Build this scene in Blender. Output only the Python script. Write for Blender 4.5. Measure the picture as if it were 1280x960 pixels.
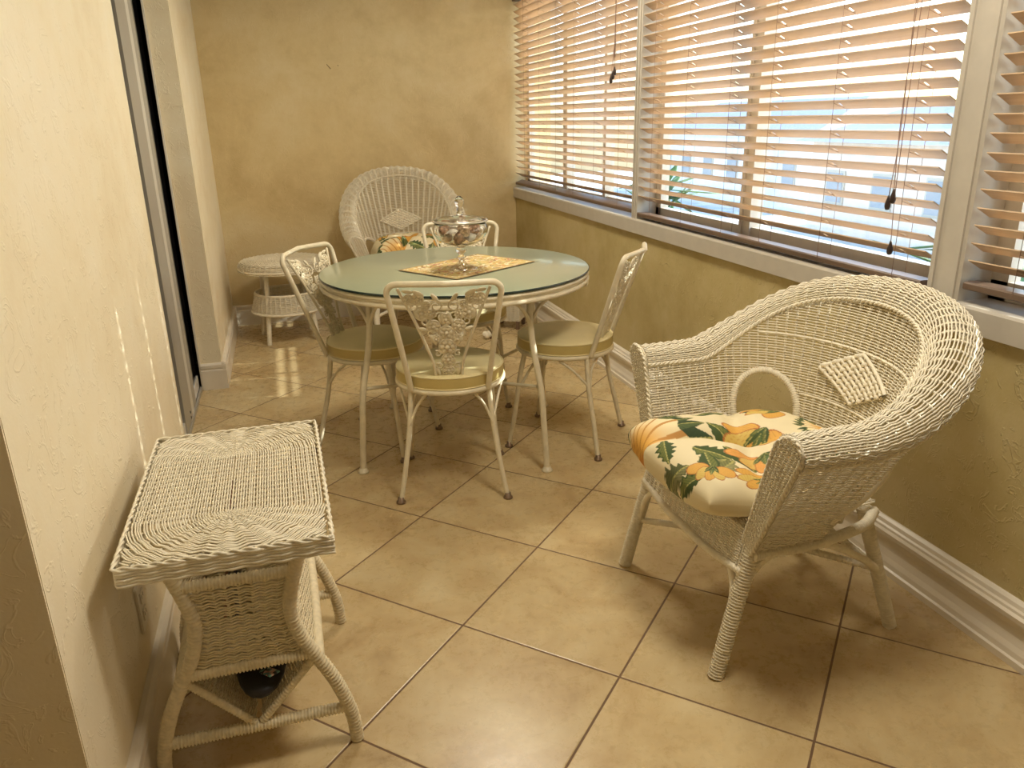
import bpy, math, random
import numpy as np
from mathutils import Vector, Matrix
random.seed(7); rng = np.random.default_rng(11)
for o in list(bpy.data.objects): bpy.data.objects.remove(o)
SC = bpy.context.scene; COL = SC.collection
PI = math.pi
# ------------------------------------------------------------------ camera
def cam_axes(yaw, pitch, roll):
    f = Vector((math.sin(yaw)*math.cos(pitch), math.cos(yaw)*math.cos(pitch), -math.sin(pitch)))
    r = Vector((math.cos(yaw), -math.sin(yaw), 0)); u = r.cross(f)
    return r*math.cos(roll)+u*math.sin(roll), u*math.cos(roll)-r*math.sin(roll), f
cr, cu, cf = cam_axes(math.radians(16.195), math.radians(18.973), math.radians(-1.195))
cd = bpy.data.cameras.new('camera'); cam = bpy.data.objects.new('camera', cd); COL.objects.link(cam)
cd.sensor_width = 36; cd.lens = 964.12*36/1280; cd.clip_start = .02; cd.clip_end = 300
M = Matrix((cr, cu, -cf)).transposed().to_4x4(); M.translation = Vector((-.680, -2.086, 1.3156))
cam.matrix_world = M; SC.camera = cam
# ------------------------------------------------------------------ light
SC.view_settings.view_transform = 'Standard'; SC.view_settings.look = 'None'
SC.view_settings.exposure = 1.0; SC.view_settings.gamma = 1; SC.view_settings.use_curve_mapping = False
SKY = .42; SUN = 4.6; FILL_LAMP = 9.5
w = bpy.data.worlds.new('sky'); SC.world = w; w.use_nodes = True
wn = w.node_tree; bg = wn.nodes['Background']; sk = wn.nodes.new('ShaderNodeTexSky')
sk.sky_type = 'NISHITA'; sk.sun_disc = False; sk.sun_elevation = math.radians(27); sk.sun_rotation = math.radians(96)
sk.air_density = 1.0; sk.dust_density = 1.5; sk.ozone_density = 1.0
wn.links.new(sk.outputs[0], bg.inputs[0]); bg.inputs[1].default_value = SKY
sd = Vector((-1, .11, -.51)).normalized()
sl = bpy.data.lights.new('sun', 'SUN'); sl.energy = SUN; sl.angle = math.radians(.6); sl.color = (1, .95, .86)
so = bpy.data.objects.new('sun', sl); COL.objects.link(so); so.rotation_euler = sd.to_track_quat('-Z', 'Y').to_euler()
def portal(name, loc, rot, sx, sy):
    l = bpy.data.lights.new(name, 'AREA'); l.shape = 'RECTANGLE'; l.size = sx; l.size_y = sy
    l.cycles.is_portal = True
    o = bpy.data.objects.new(name, l); COL.objects.link(o); o.location = loc; o.rotation_euler = rot
portal('portal_window', (1.24, .5, 1.5), (0, PI/2, 0), 1.4, 6.0)

# ------------------------------------------------------------------ materials
def mat(name):
    m = bpy.data.materials.new(name); m.use_nodes = True; nt = m.node_tree
    return m, nt, nt.nodes['Principled BSDF']
def nd(nt, t, ins=None, **kw):
    n = nt.nodes.new('ShaderNode'+t)
    for k, v in kw.items(): setattr(n, k, v)
    for k, v in (ins or {}).items():
        if isinstance(v, bpy.types.NodeSocket): nt.links.new(v, n.inputs[k])
        else: n.inputs[k].default_value = v
    return n
def c4(c): return (*c, 1)
def math_(nt, op, a, b=0.0, c=None):
    n = nt.nodes.new('ShaderNodeMath'); n.operation = op
    for i, v in enumerate((a, b, c)):
        if v is None: continue
        if isinstance(v, bpy.types.NodeSocket): nt.links.new(v, n.inputs[i])
        else: n.inputs[i].default_value = v
    return n.outputs[0]
def mix(nt, f, a, b):
    n = nt.nodes.new('ShaderNodeMix'); n.data_type = 'RGBA'
    for k, v in ((0, f), (6, a), (7, b)):
        if isinstance(v, bpy.types.NodeSocket): nt.links.new(v, n.inputs[k])
        else: n.inputs[k].default_value = v
    return n.outputs[2]
def ramp(nt, fac, stops):
    n = nt.nodes.new('ShaderNodeValToRGB'); e = n.color_ramp.elements
    while len(e) < len(stops): e.new(.5)
    for el, (p, c) in zip(e, stops): el.position = p; el.color = c4(c) if len(c) == 3 else c
    nt.links.new(fac, n.inputs[0]); return n.outputs[0]
def bump(nt, b, h, strength=.3, dist=.01):
    n = nd(nt, 'Bump', {'Height': h, 'Strength': strength, 'Distance': dist}); nt.links.new(n.outputs[0], b.inputs['Normal']); return n
def simple(name, col, rough=.5, metal=0, var=.0, scale=20, bmp=0, bscale=200, coat=0):
    m, nt, b = mat(name); b.inputs['Roughness'].default_value = rough; b.inputs['Metallic'].default_value = metal
    b.inputs['Coat Weight'].default_value = coat
    tc = nd(nt, 'TexCoord')
    no = nd(nt, 'TexNoise', {'Vector': tc.outputs['Object'], 'Scale': scale, 'Detail': 4})
    d = [max(0, x*(1-var)) for x in col]; l = [min(1, x*(1+var*.5)) for x in col]
    nt.links.new(ramp(nt, no.outputs['Fac'], [(.35, d), (.65, l)]), b.inputs['Base Color'])
    if bmp:
        nb = nd(nt, 'TexNoise', {'Vector': tc.outputs['Object'], 'Scale': bscale, 'Detail': 3})
        bump(nt, b, nb.outputs['Fac'], bmp, .003)
    return m
def plaster(name, a, bcol, c, texture=.35, tscale=14):
    m, nt, b = mat(name); b.inputs['Roughness'].default_value = .62
    g = nd(nt, 'NewGeometry')
    n1 = nd(nt, 'TexNoise', {'Vector': g.outputs['Position'], 'Scale': 1.7, 'Detail': 5, 'Roughness': .6, 'Distortion': .6})
    n2 = nd(nt, 'TexNoise', {'Vector': g.outputs['Position'], 'Scale': 7, 'Detail': 6, 'Roughness': .7})
    f = math_(nt, 'ADD', math_(nt, 'MULTIPLY', n1.outputs['Fac'], .65), math_(nt, 'MULTIPLY', n2.outputs['Fac'], .35))
    nt.links.new(ramp(nt, f, [(.36, a), (.5, bcol), (.66, c)]), b.inputs['Base Color'])
    # skip-trowel ridges
    n3 = nd(nt, 'TexNoise', {'Vector': g.outputs['Position'], 'Scale': tscale, 'Detail': 3, 'Distortion': 1.8})
    r3 = ramp(nt, n3.outputs['Fac'], [(.56, (0, 0, 0)), (.6, (1, 1, 1)), (.63, (.2, .2, .2))])
    n4 = nd(nt, 'TexNoise', {'Vector': g.outputs['Position'], 'Scale': 120, 'Detail': 3})
    h = math_(nt, 'ADD', math_(nt, 'MULTIPLY', r3, 1.0), math_(nt, 'MULTIPLY', n4.outputs['Fac'], .25))
    bump(nt, b, h, texture, .004)
    return m
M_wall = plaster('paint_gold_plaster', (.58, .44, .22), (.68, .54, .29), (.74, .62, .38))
M_wall_lit = plaster('paint_gold_plaster_lit', (.77, .65, .44), (.83, .73, .53), (.86, .78, .61))  # same paint as the gold plaster, lightened to carry the window light
M_wall_shade = plaster('paint_gold_plaster_shaded', (.44, .34, .14), (.53, .43, .20), (.60, .50, .27), .5, 18)  # same gold paint again, darkened so the under-window shade is in the colour
M_ceil = simple('ceiling_white', (.82, .78, .68), .8, bmp=.3, bscale=90)
M_trim = simple('trim_paint_cream', (.80, .73, .62), .38, var=.05, scale=6)
M_trim_w = simple('window_paint', (.53, .485, .42), .4, var=.04)
M_alu = simple('door_metal_grey', (.42, .40, .36), .35, .3)
M_alu_l = simple('door_metal_light', (.78, .76, .72), .3, .3)
M_black = simple('black_rubber', (.01, .01, .01), .5)
M_wick = simple('wicker_white_paint', (.87, .80, .64), .5, var=.07, scale=60)
M_wick2 = simple('wicker_cream_paint', (.84, .74, .52), .5, var=.12, scale=70)
M_iron = simple('cast_iron_cream_paint', (.76, .68, .50), .35, var=.08, scale=30)
M_foot = simple('bronze_foot', (.22, .15, .10), .4, .5)
M_vinyl = simple('seat_vinyl_butter', (.86, .75, .43), .42, var=.04, scale=12, bmp=.1, bscale=300)
M_vinyl_shade = simple('seat_vinyl_shaded', (.55, .43, .16), .45, var=.05)  # same vinyl as the seat top, side shading put into the colour
M_cord = simple('blind_cord', (.30, .19, .14), .7)
M_cordlt = simple('blind_cord_light', (.75, .6, .42), .7)
M_tassel = simple('tassel_dark_wood', (.035, .022, .02), .3)
M_plate = simple('outlet_plastic', (.80, .72, .58), .35)
M_stucco = simple('outdoor_white_wall', (.86, .88, .92), .9, var=.06, scale=3)
M_peach = simple('outdoor_peach_wall', (.85, .70, .60), .9, var=.08, scale=3)
M_roof = simple('outdoor_grey_roof', (.46, .48, .54), .9, var=.1, scale=8)
M_leaf = simple('outdoor_leaf', (.07, .17, .05), .6, var=.5, scale=5)
M_ground = simple('outdoor_ground', (.70, .70, .66), .9, var=.2, scale=1)
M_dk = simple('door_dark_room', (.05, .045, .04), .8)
M_shade = simple('lamp_shade', (.85, .8, .7), .5)

def wood(name, a, c, rough=.42, trans=0):
    m, nt, b = mat(name); b.inputs['Roughness'].default_value = rough
    tc = nd(nt, 'TexCoord'); mp = nd(nt, 'Mapping', {'Vector': tc.outputs['Object'], 'Scale': (14, .8, 14)})
    n = nd(nt, 'TexNoise', {'Vector': mp.outputs[0], 'Scale': 3, 'Detail': 6, 'Roughness': .6})
    nt.links.new(ramp(nt, n.outputs['Fac'], [(.3, a), (.7, c)]), b.inputs['Base Color'])
    return m
M_slat = wood('blind_wood', (.42, .285, .17), (.54, .385, .24))
M_rail = wood('blind_rail_wood', (.10, .062, .042), (.17, .11, .075), .4)

def tile_mat():
    m, nt, b = mat('floor_travertine_tile'); g = nd(nt, 'NewGeometry')
    sp = nd(nt, 'SeparateXYZ', {0: g.outputs['Position']}); x, y = sp.outputs[0], sp.outputs[1]
    k = 1/(math.sqrt(2)*.457)
    U = math_(nt, 'MULTIPLY', math_(nt, 'SUBTRACT', x, y), k); V = math_(nt, 'MULTIPLY', math_(nt, 'ADD', x, y), k)
    def edge(t):
        fr = math_(nt, 'FRACT', math_(nt, 'ADD', t, .5)); return math_(nt, 'ABSOLUTE', math_(nt, 'SUBTRACT', fr, .5))
    e = math_(nt, 'MINIMUM', edge(U), edge(V))
    gr = math_(nt, 'LESS_THAN', e, .0062)
    cell = nd(nt, 'CombineXYZ', {0: math_(nt, 'FLOOR', U), 1: math_(nt, 'FLOOR', V)})
    wn_ = nd(nt, 'TexWhiteNoise', {'Vector': cell.outputs[0]})
    off = nd(nt, 'VectorMath', {0: g.outputs['Position'], 1: wn_.outputs['Color']}, operation='ADD')
    off2 = nd(nt, 'VectorMath', {0: wn_.outputs['Color'], 'Scale': 9.0}, operation='SCALE')
    pos = nd(nt, 'VectorMath', {0: g.outputs['Position'], 1: off2.outputs[0]}, operation='ADD')
    n1 = nd(nt, 'TexNoise', {'Vector': pos.outputs[0], 'Scale': 4.2, 'Detail': 8, 'Roughness': .68, 'Distortion': .5})
    n2 = nd(nt, 'TexNoise', {'Vector': pos.outputs[0], 'Scale': 26, 'Detail': 9, 'Roughness': .8, 'Distortion': .3})
    col = ramp(nt, n1.outputs['Fac'], [(.3, (.40, .275, .13)), (.42, (.52, .38, .195)), (.53, (.58, .445, .24)), (.7, (.64, .52, .31))])
    vein = ramp(nt, n2.outputs['Fac'], [(.30, (.78, .76, .74)), (.44, (1, 1, 1)), (.6, (1, 1, 1)), (.72, (1.0, .95, .88))])
    mm = nt.nodes.new('ShaderNodeMix'); mm.data_type = 'RGBA'; mm.blend_type = 'MULTIPLY'; mm.inputs[0].default_value = .55
    nt.links.new(col, mm.inputs[6]); nt.links.new(vein, mm.inputs[7])
    hs = nd(nt, 'HueSaturation', {'Color': mm.outputs[2], 'Value': math_(nt, 'ADD', math_(nt, 'MULTIPLY', wn_.outputs['Value'], .12), .94)})
    nt.links.new(mix(nt, gr, hs.outputs[0], c4((.16, .09, .045))), b.inputs['Base Color'])
    nt.links.new(math_(nt, 'ADD', math_(nt, 'MULTIPLY', n2.outputs['Fac'], .16), math_(nt, 'ADD', math_(nt, 'MULTIPLY', gr, .4), .2)), b.inputs['Roughness'])
    bev = math_(nt, 'MINIMUM', math_(nt, 'DIVIDE', e, .012), 1.0)
    hh = math_(nt, 'ADD', bev, math_(nt, 'MULTIPLY', n2.outputs['Fac'], .12))
    bump(nt, b, hh, .35, .0025)
    return m
M_tile = tile_mat()
def glass(name, col=(1, 1, 1), rough=0.0):
    m, nt, b = mat(name); b.inputs['Base Color'].default_value = c4(col); b.inputs['Roughness'].default_value = rough
    b.inputs['Transmission Weight'].default_value = 1; b.inputs['IOR'].default_value = 1.45; return m
M_glass = glass('clear_glass', (.97, .97, .95))
def pane_mat():
    m, nt, b = mat('window_glass'); out = nt.nodes['Material Output']
    t = nd(nt, 'BsdfTransparent', {'Color': c4((.93, .97, .97))}); g = nd(nt, 'BsdfGlossy', {'Roughness': .02})
    mx = nd(nt, 'MixShader', {0: .07, 1: t.outputs[0], 2: g.outputs[0]})
    nt.links.new(mx.outputs[0], out.inputs[0]); return m
M_pane = pane_mat()
def top_mat():
    m, nt, b = mat('table_frosted_green_glass'); tc = nd(nt, 'TexCoord')
    n = nd(nt, 'TexNoise', {'Vector': tc.outputs['Object'], 'Scale': 90, 'Detail': 2})
    n2 = nd(nt, 'TexNoise', {'Vector': tc.outputs['Object'], 'Scale': 3, 'Detail': 2})
    nt.links.new(ramp(nt, n2.outputs['Fac'], [(.35, (.31, .37, .26)), (.65, (.37, .42, .30))]), b.inputs['Base Color'])
    b.inputs['Roughness'].default_value = .28; b.inputs['Specular IOR Level'].default_value = .7
    b.inputs['Coat Weight'].default_value = .6; b.inputs['Coat Roughness'].default_value = .12
    bump(nt, b, n.outputs['Fac'], .12, .002); return m
M_top = top_mat()
M_edge = simple('table_glass_edge', (.02, .035, .03), .08)
M_nglass = simple('neighbour_window_glass', (.30, .36, .42), .2)
M_doorglass = simple('door_dark_glass', (.004, .004, .005), .05)
def attr_mat(name, rough=.7, bmp=.15, bs=500):
    m, nt, b = mat(name); b.inputs['Roughness'].default_value = rough
    a = nd(nt, 'Attribute', attribute_name='Col'); nt.links.new(a.outputs['Color'], b.inputs['Base Color'])
    tc = nd(nt, 'TexCoord'); n = nd(nt, 'TexNoise', {'Vector': tc.outputs['Object'], 'Scale': bs})
    bump(nt, b, n.outputs['Fac'], bmp, .001); return m
M_floral = attr_mat('floral_cotton'); M_mat = attr_mat('tapestry_weave', .85, .6, 350)

# ------------------------------------------------------------------ mesh buffer
class MB:
    def __init__(s): s.v = []; s.f = []; s.n = 0
    def add(s, v, f):
        v = np.asarray(v, float).reshape(-1, 3); s.v.append(v)
        if isinstance(f, np.ndarray): s.f += (f+s.n).tolist()
        else: s.f += [[i+s.n for i in q] for q in f]
        s.n += len(v); return s
    def box(s, a, b, rot=None):
        x0, y0, z0 = a; x1, y1, z1 = b
        v = np.array([(x, y, z) for z in (z0, z1) for x, y in ((x0, y0), (x1, y0), (x1, y1), (x0, y1))], float)
        if rot is not None: v = v@rot.T
        return s.add(v, [(3, 2, 1, 0), (4, 5, 6, 7), (0, 1, 5, 4), (1, 2, 6, 5), (2, 3, 7, 6), (3, 0, 4, 7)])
    def tubes(s, P, rad, nrm=None, sides=5, keep=None, flat=1.0, closed=False, cap=True):
        """P (R,N,3) many tubes of equal sample count; rad scalar or (R,N)/(N,)"""
        P = np.asarray(P, float)
        if P.ndim == 2: P = P[None]
        R, N, _ = P.shape
        if closed: T = np.roll(P, -1, 1)-np.roll(P, 1, 1)
        else: T = np.gradient(P, axis=1)
        T /= np.linalg.norm(T, axis=2, keepdims=True)+1e-12
        if nrm is None:
            A = np.zeros((R, N, 3))
            for r in range(R):
                t = T[r, 0]; a = np.array([0, 0, 1.]) if abs(t[2]) < .9 else np.array([1., 0, 0])
                a = a-t*(a@t); a /= np.linalg.norm(a)
                for i in range(N):
                    t = T[r, i]; a = a-t*(a@t); a /= np.linalg.norm(a)+1e-12; A[r, i] = a
        else:
            A = np.broadcast_to(nrm, P.shape).astype(float); A = A-T*np.sum(A*T, 2, keepdims=True); A /= np.linalg.norm(A, axis=2, keepdims=True)+1e-12
        B = np.cross(T, A)
        rad = np.broadcast_to(np.asarray(rad, float), (R, N))[..., None, None]
        th = np.arange(sides)*2*PI/sides+PI/sides
        V = P[:, :, None]+rad*(A[:, :, None]*np.cos(th)[:, None]*flat+B[:, :, None]*np.sin(th)[:, None])
        idx = np.arange(R*N*sides).reshape(R, N, sides)
        a = idx if closed else idx[:, :-1]; b = np.roll(idx, -1, 1) if closed else idx[:, 1:]
        q = np.stack([a, b, np.roll(b, -1, 2), np.roll(a, -1, 2)], -1)
        if keep is not None:
            k = keep & np.roll(keep, -1, 1) if closed else keep[:, :-1] & keep[:, 1:]
            q = q[k]
        s.v.append(V.reshape(-1, 3)); s.f += (q.reshape(-1, 4)+s.n).tolist()
        if cap and not closed and keep is None:
            for r in range(R):
                s.f.append((idx[r, 0]+s.n).tolist()); s.f.append((idx[r, -1][::-1]+s.n).tolist())
        s.n += R*N*sides; return s
    def lathe(s, prof, n=32, c=(0, 0, 0), axis=None):
        p = np.array(prof, float); th = np.arange(n)*2*PI/n
        V = np.stack([p[:, None, 0]*np.cos(th), p[:, None, 0]*np.sin(th), np.broadcast_to(p[:, None, 1], (len(p), n))], -1)
        if axis is not None: V = V@np.array(axis).T
        V = V+np.array(c); idx = np.arange(len(p)*n).reshape(len(p), n)
        a, b = idx[:-1], idx[1:]
        q = np.stack([a, np.roll(a, -1, 1), np.roll(b, -1, 1), b], -1).reshape(-1, 4)
        s.v.append(V.reshape(-1, 3)); s.f += (q+s.n).tolist(); s.n += V.size//3; return s
    def ell(s, c, r, n=10, m=7, rot=None):
        V = []; 
        th = np.arange(n)*2*PI/n; ph = np.linspace(0, PI, m)
        V = np.stack([np.sin(ph)[:, None]*np.cos(th), np.sin(ph)[:, None]*np.sin(th), np.cos(ph)[:, None]*np.ones(n)], -1)*np.array(r)
        V = V.reshape(-1, 3)
        if rot is not None: V = V@rot.T
        idx = np.arange(m*n).reshape(m, n); a, b = idx[:-1], idx[1:]
        q = np.stack([a, b, np.roll(b, -1, 1), np.roll(a, -1, 1)], -1).reshape(-1, 4)
        return s.add(V+np.array(c), q)
    def grid(s, V, two=False):
        a_, b_ = V.shape[:2]; idx = np.arange(a_*b_).reshape(a_, b_)
        q = np.stack([idx[:-1, :-1], idx[1:, :-1], idx[1:, 1:], idx[:-1, 1:]], -1).reshape(-1, 4)
        return s.add(V.reshape(-1, 3), q)
    def prism(s, prof, ax, a, b, place):
        """profile list of 2-d points; place(p, t)->xyz for t in (a,b)"""
        n = len(prof); V = [place(p, a) for p in prof]+[place(p, b) for p in prof]
        F = [(i, (i+1) % n, n+(i+1) % n, n+i) for i in range(n)]+[tuple(range(n))[::-1], tuple(range(n, 2*n))]
        return s.add(V, F)
    def build(s, name, m, parent=None, smooth=True, loc=None, col=None, bevel=0):
        me = bpy.data.meshes.new(name); V = np.concatenate(s.v) if s.v else np.zeros((0, 3))
        if loc is not None: V = V-np.array(loc)
        me.from_pydata(V.tolist(), [], s.f); me.materials.append(m)
        me.polygons.foreach_set('use_smooth', [smooth]*len(me.polygons))
        if col is not None:
            at = me.color_attributes.new('Col', 'FLOAT_COLOR', 'POINT')
            at.data.foreach_set('color', np.concatenate([col, np.ones((len(col), 1))], 1).ravel())
        me.update()
        if bevel or not smooth:
            import bmesh
            bm = bmesh.new(); bm.from_mesh(me)
            if bevel: bmesh.ops.bevel(bm, geom=bm.edges[:], offset=bevel, segments=2, affect='EDGES')
            bmesh.ops.recalc_face_normals(bm, faces=bm.faces[:]); bm.to_mesh(me); bm.free()
        o = bpy.data.objects.new(name, me); COL.objects.link(o)
        if parent is not None: o.parent = parent
        if loc is not None: o.location = loc
        return o
def thing(name, label, cat, loc=(0, 0, 0), rz=0, group=None):
    o = bpy.data.objects.new(name, None); COL.objects.link(o); o.location = loc; o.rotation_euler = (0, 0, rz)
    o.empty_display_size = .05
    return tag(o, label, cat, group)
def tag(o, label, cat, group=None):
    o['label'] = label; o['category'] = cat
    if group: o['group'] = group
    return o
def struct(o): o['kind'] = 'structure'; return o
def dup(root, loc, rz, label, group=None):
    def cp(o, par):
        c = o.copy(); COL.objects.link(c); c.parent = par
        for ch in list(o.children): cp(ch, c)
        return c
    r = cp(root, None); r.location = loc; r.rotation_euler = (0, 0, rz); r['label'] = label
    if group: r['group'] = group
    return r
def bez(pts, n=40):
    """Catmull-Rom through points"""
    p = [np.array(q, float) for q in pts]; p = [2*p[0]-p[1]]+p+[2*p[-1]-p[-2]]
    out = []; k = len(p)-3; m = max(2, n//k)
    for i in range(k):
        for t in np.linspace(0, 1, m, endpoint=False):
            a, b, c, d = p[i:i+4]
            out.append(.5*((2*b)+(-a+c)*t+(2*a-5*b+4*c-d)*t*t+(-a+3*b-3*c+d)*t**3))
    out.append(p[-2]); return np.array(out)
def resamp(P, step):
    d = np.r_[0, np.cumsum(np.linalg.norm(np.diff(P, axis=0), axis=1))]; n = max(3, int(d[-1]/step)+1)
    t = np.linspace(0, d[-1], n); return np.stack([np.interp(t, d, P[:, i]) for i in range(3)], 1)
def pole(mb, pts, r, wrapped=True, smoothpath=True, sides=9, pitch=.0066):
    P = bez(pts, 48) if smoothpath and len(pts) > 2 else np.array(pts, float)
    if wrapped:
        P = resamp(P, pitch/3); k = np.arange(len(P)) % 3
        rr = r*np.where(k == 0, .76, 1.0+rng.normal(0, .015, len(P)))
    else:
        P = resamp(P, .012); rr = r
    mb.tubes(P, rr, sides=sides); return mb
def weave(mb, S, u0, u1, ns, v0, v1, nr, rw=.0026, rs=.003, amp=.0036, mask=None, seg=4, sides=4, closed=False, flat=.75, stakes=True, sg=1, twine=True):
    N = ns*seg if closed else (ns-1)*seg+1
    u = np.linspace(u0, u1, N+1)[:-1] if closed else np.linspace(u0, u1, N)
    v = np.linspace(v0, v1, nr)
    def nrm(U, V):
        e = 1e-3*(u1-u0); e2 = 1e-3*(v1-v0)
        a = S(U+e, V)-S(U-e, V); b = S(U, V+e2)-S(U, V-e2); n = np.cross(a, b); return n/(np.linalg.norm(n, axis=-1, keepdims=True)+1e-12)
    V, U = np.meshgrid(v, u, indexing='ij'); P = S(U, V); n = nrm(U, V)
    ph = np.cos(PI*np.arange(N)/seg)[None]*np.where(np.arange(nr) % 2 == 0, 1, -1)[:, None]
    if twine: ph = sg*(.55+.65*np.cos(2*PI*np.arange(N)/seg))[None]+.22*ph
    P = P+n*(ph*amp)[..., None]
    P = P+rng.normal(0, .0004, (nr, 1, 1))
    mb.tubes(P, rw, nrm=n, sides=sides, keep=(mask(U, V) if mask else np.ones(U.shape, bool)), flat=flat, closed=closed)
    if stakes:
        us = u[::seg]; vv = np.linspace(v0, v1, max(8, nr//2)); U, V = np.meshgrid(us, vv, indexing='ij')
        mb.tubes(S(U, V), rs, nrm=nrm(U, V), sides=sides, keep=(mask(U, V) if mask else np.ones(U.shape, bool)))
    return mb
def V3(x, y, z): return np.stack(np.broadcast_arrays(x, y, z), -1)

# ------------------------------------------------------------------ room shell
XR = .98; YB = 3.43; XL = -1.085; H = 2.44; SILL = .845; WT = 2.16
struct(MB().box((-2.3, -3.7, -.05), (1.12, 3.6, 0)).build('floor', M_tile, smooth=False))
struct(MB().box((-2.3, -3.7, H), (1.25, 3.6, H+.05)).build('ceiling', M_ceil, smooth=False))
struct(MB().box((-1.25, YB, 0), (1.25, YB+.1, H)).build('wall_back', M_wall, smooth=False))
wr = MB().box((XR, -3.7, 0), (XR+.14, YB, .79)); wr.box((XR, -3.7, WT), (XR+.14, YB, H)); wr.box((XR, -3.7, .79), (XR+.14, -2.45, WT))
struct(wr.build('wall_right', M_wall_shade, smooth=False))
struct(MB().box((-1.165, -.92, 0), (XL, .635, H)).build('wall_left', M_wall_lit, smooth=False))
struct(MB().box((-2.3, -.924, 0), (XL-.001, -.80, H)).build('wall_partition', M_wall_lit, smooth=False))
struct(MB().box((-1.165, 2.055, 0), (-1.06, YB, H)).build('wall_alcove', M_wall_lit, smooth=False))
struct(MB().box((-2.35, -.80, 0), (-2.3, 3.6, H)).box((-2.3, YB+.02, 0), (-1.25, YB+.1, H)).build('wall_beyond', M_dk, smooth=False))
struct(MB().box((-1.165, .635, 2.06), (-1.085, 2.055, H)).build('wall_lintel', M_wall_lit, smooth=False))
struct(MB().box((-2.4, -3.7, 0), (-2.3, -.80, H)).build('wall_west', M_wall, smooth=False))
ws = MB().box((-2.3, -3.8, 0), (1.12, -3.7, H))
struct(ws.build('wall_rear', M_wall, smooth=False))
# baseboards
ogee = [(0, 0), (.040, 0), (.040, .018), (.034, .022), (.032, .036), (.026, .05), (.021, .07), (.020, .09), (.024, .105), (.033, .115), (.034, .127), (.024, .131), (.023, .138), (.017, .142), (.014, .152), (.006, .158), (0, .158)]
flat_p = [(0, 0), (.021, 0), (.021, .104), (.018, .108), (.018, .114), (.021, .118), (.021, .132), (.012, .140), (0, .140)]
struct(MB().prism(ogee, 0, -3.7, YB, lambda p, t: (XR-p[0], t, p[1])).build('baseboard_right', M_trim, smooth=False))
struct(MB().prism(flat_p, 0, -1.06, XR-.04, lambda p, t: (t, YB-p[0], p[1])).build('baseboard_back', M_trim, smooth=False))
b = MB().prism(flat_p, 0, 2.055-.0205, YB-.021, lambda p, t: (-1.06+p[0], t, p[1])); b.prism(flat_p, 0, -1.165, -1.0395, lambda p, t: (t, 2.055-p[0], p[1]))
struct(b.build('baseboard_alcove', M_trim, smooth=False))
struct(MB().prism(flat_p, 0, -.90, .635, lambda p, t: (XL+p[0], t, p[1])).build('baseboard_left', M_trim, smooth=False))
# window sill trim, posts and head
sp = [(.962, .778), (.962, .838), (.966, .845), (1.10, .847), (1.10, .775), (.985, .770)]
struct(MB().prism(sp, 0, -2.45, YB, lambda p, t: (p[0], t, p[1])).build('trim_1', M_trim_w, smooth=False))
def post(name, y0, y1, x0=.975):
    m = MB().box((x0, y0, .845), (1.10, y1, WT))
    m.box((x0-.006, y0+.012, .845), (x0, y0+.02, WT)); m.box((x0-.006, y1-.02, .845), (x0, y1-.012, WT))
    struct(m.build(name, M_trim_w, smooth=False))
post('trim_2', 1.385, 1.445); post('trim_3', -.535, -.43)
struct(MB().box((.97, -2.45, WT-.06), (1.10, YB, WT)).build('trim_4', M_trim_w, smooth=False))
def window(name, y0, y1, mull):
    X0, X1 = 1.075, 1.115
    m = MB(); z0, z1 = .847, WT-.06; t = .05
    m.box((X0, y0, z0), (X1, y1, z0+t)); m.box((X0, y0, z1-t), (X1, y1, z1)); m.box((X0, y0, z0), (X1, y0+t, z1)); m.box((X0, y1-t, z0), (X1, y1, z1))
    for a, wd in mull:
        m.box((X0-.01, a-wd/2, z0), (X1+.004, a+wd/2, z1))
        m.box((X0-.018, a+wd*.18, z0), (X0-.01, a+wd*.42, z1))
    fr = struct(m.build(name, M_trim_w, smooth=False))
    MB().box((1.094, y0+t, z0+t), (1.098, y1-t, z1-t)).build('pane', M_pane, fr, smooth=False)
window('window_1', 1.445, YB, [(2.62, .055), (2.0, .02)])
window('window_2', -.43, 1.385, [(.60, .07)])
window('window_3', -2.45, -.535, [(-.68, .05), (-1.5, .06)])
struct(MB().box((1.10, -3.8, .70), (1.14, YB+.1, .845)).box((1.10, -3.8, WT-.06), (1.14, YB+.1, WT+.1)).build('trim_5', M_trim_w, smooth=False))

# ------------------------------------------------------------------ sliding glass door in left recess
d = bpy.data.objects.new('door_1', None); COL.objects.link(d); struct(d); d.location = (-1.19, 1.35, 0)
def dpart(mb, name, m, par=None): 
    o = mb.build(name, m, par or d, smooth=False)
    o.matrix_parent_inverse = Matrix.Translation((1.19, -1.35, 0)) if (par or d) is d else Matrix.Identity(4)
    return o
dpart(MB().box((-1.27, .635, 0), (-1.172, 2.055, .012)).box((-1.18, .635, .012), (-1.172, 2.055, .022)).box((-1.225, .635, .012), (-1.22, 2.055, .02)), 'track', M_alu)
dpart(MB().box((-1.172, 2.038, 0), (-1.163, 2.052, 2.06)), 'jamb_trim', M_trim)
p1 = MB().box((-1.205, 1.30, .025), (-1.178, 1.56, 2.05)); 
st = MB().box((-1.207, 1.335, .022), (-1.176, 1.575, 2.05)); dpart(st, 'stile', M_alu)
dpart(MB().box((-1.209, 1.575, .022), (-1.178, 1.67, 2.05)), 'stile_edge', M_alu_l)
dpart(MB().box((-1.207, 1.67, .022), (-1.180, 1.79, 2.05)), 'stile_interlock', M_alu)
dpart(MB().box((-1.205, .635, .022), (-1.18, 1.335, .085)), 'bottom_rail', M_alu_l)
dpart(MB().box((-1.196, .635, .085), (-1.190, 1.335, 2.05)), 'door_glass', M_doorglass)
dpart(MB().box((-1.20, 1.79, .022), (-1.184, 2.038, .085)), 'bottom_rail', M_alu_l)
dpart(MB().box((-1.195, 1.79, .085), (-1.190, 2.038, 2.05)), 'door_glass', M_doorglass)
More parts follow.
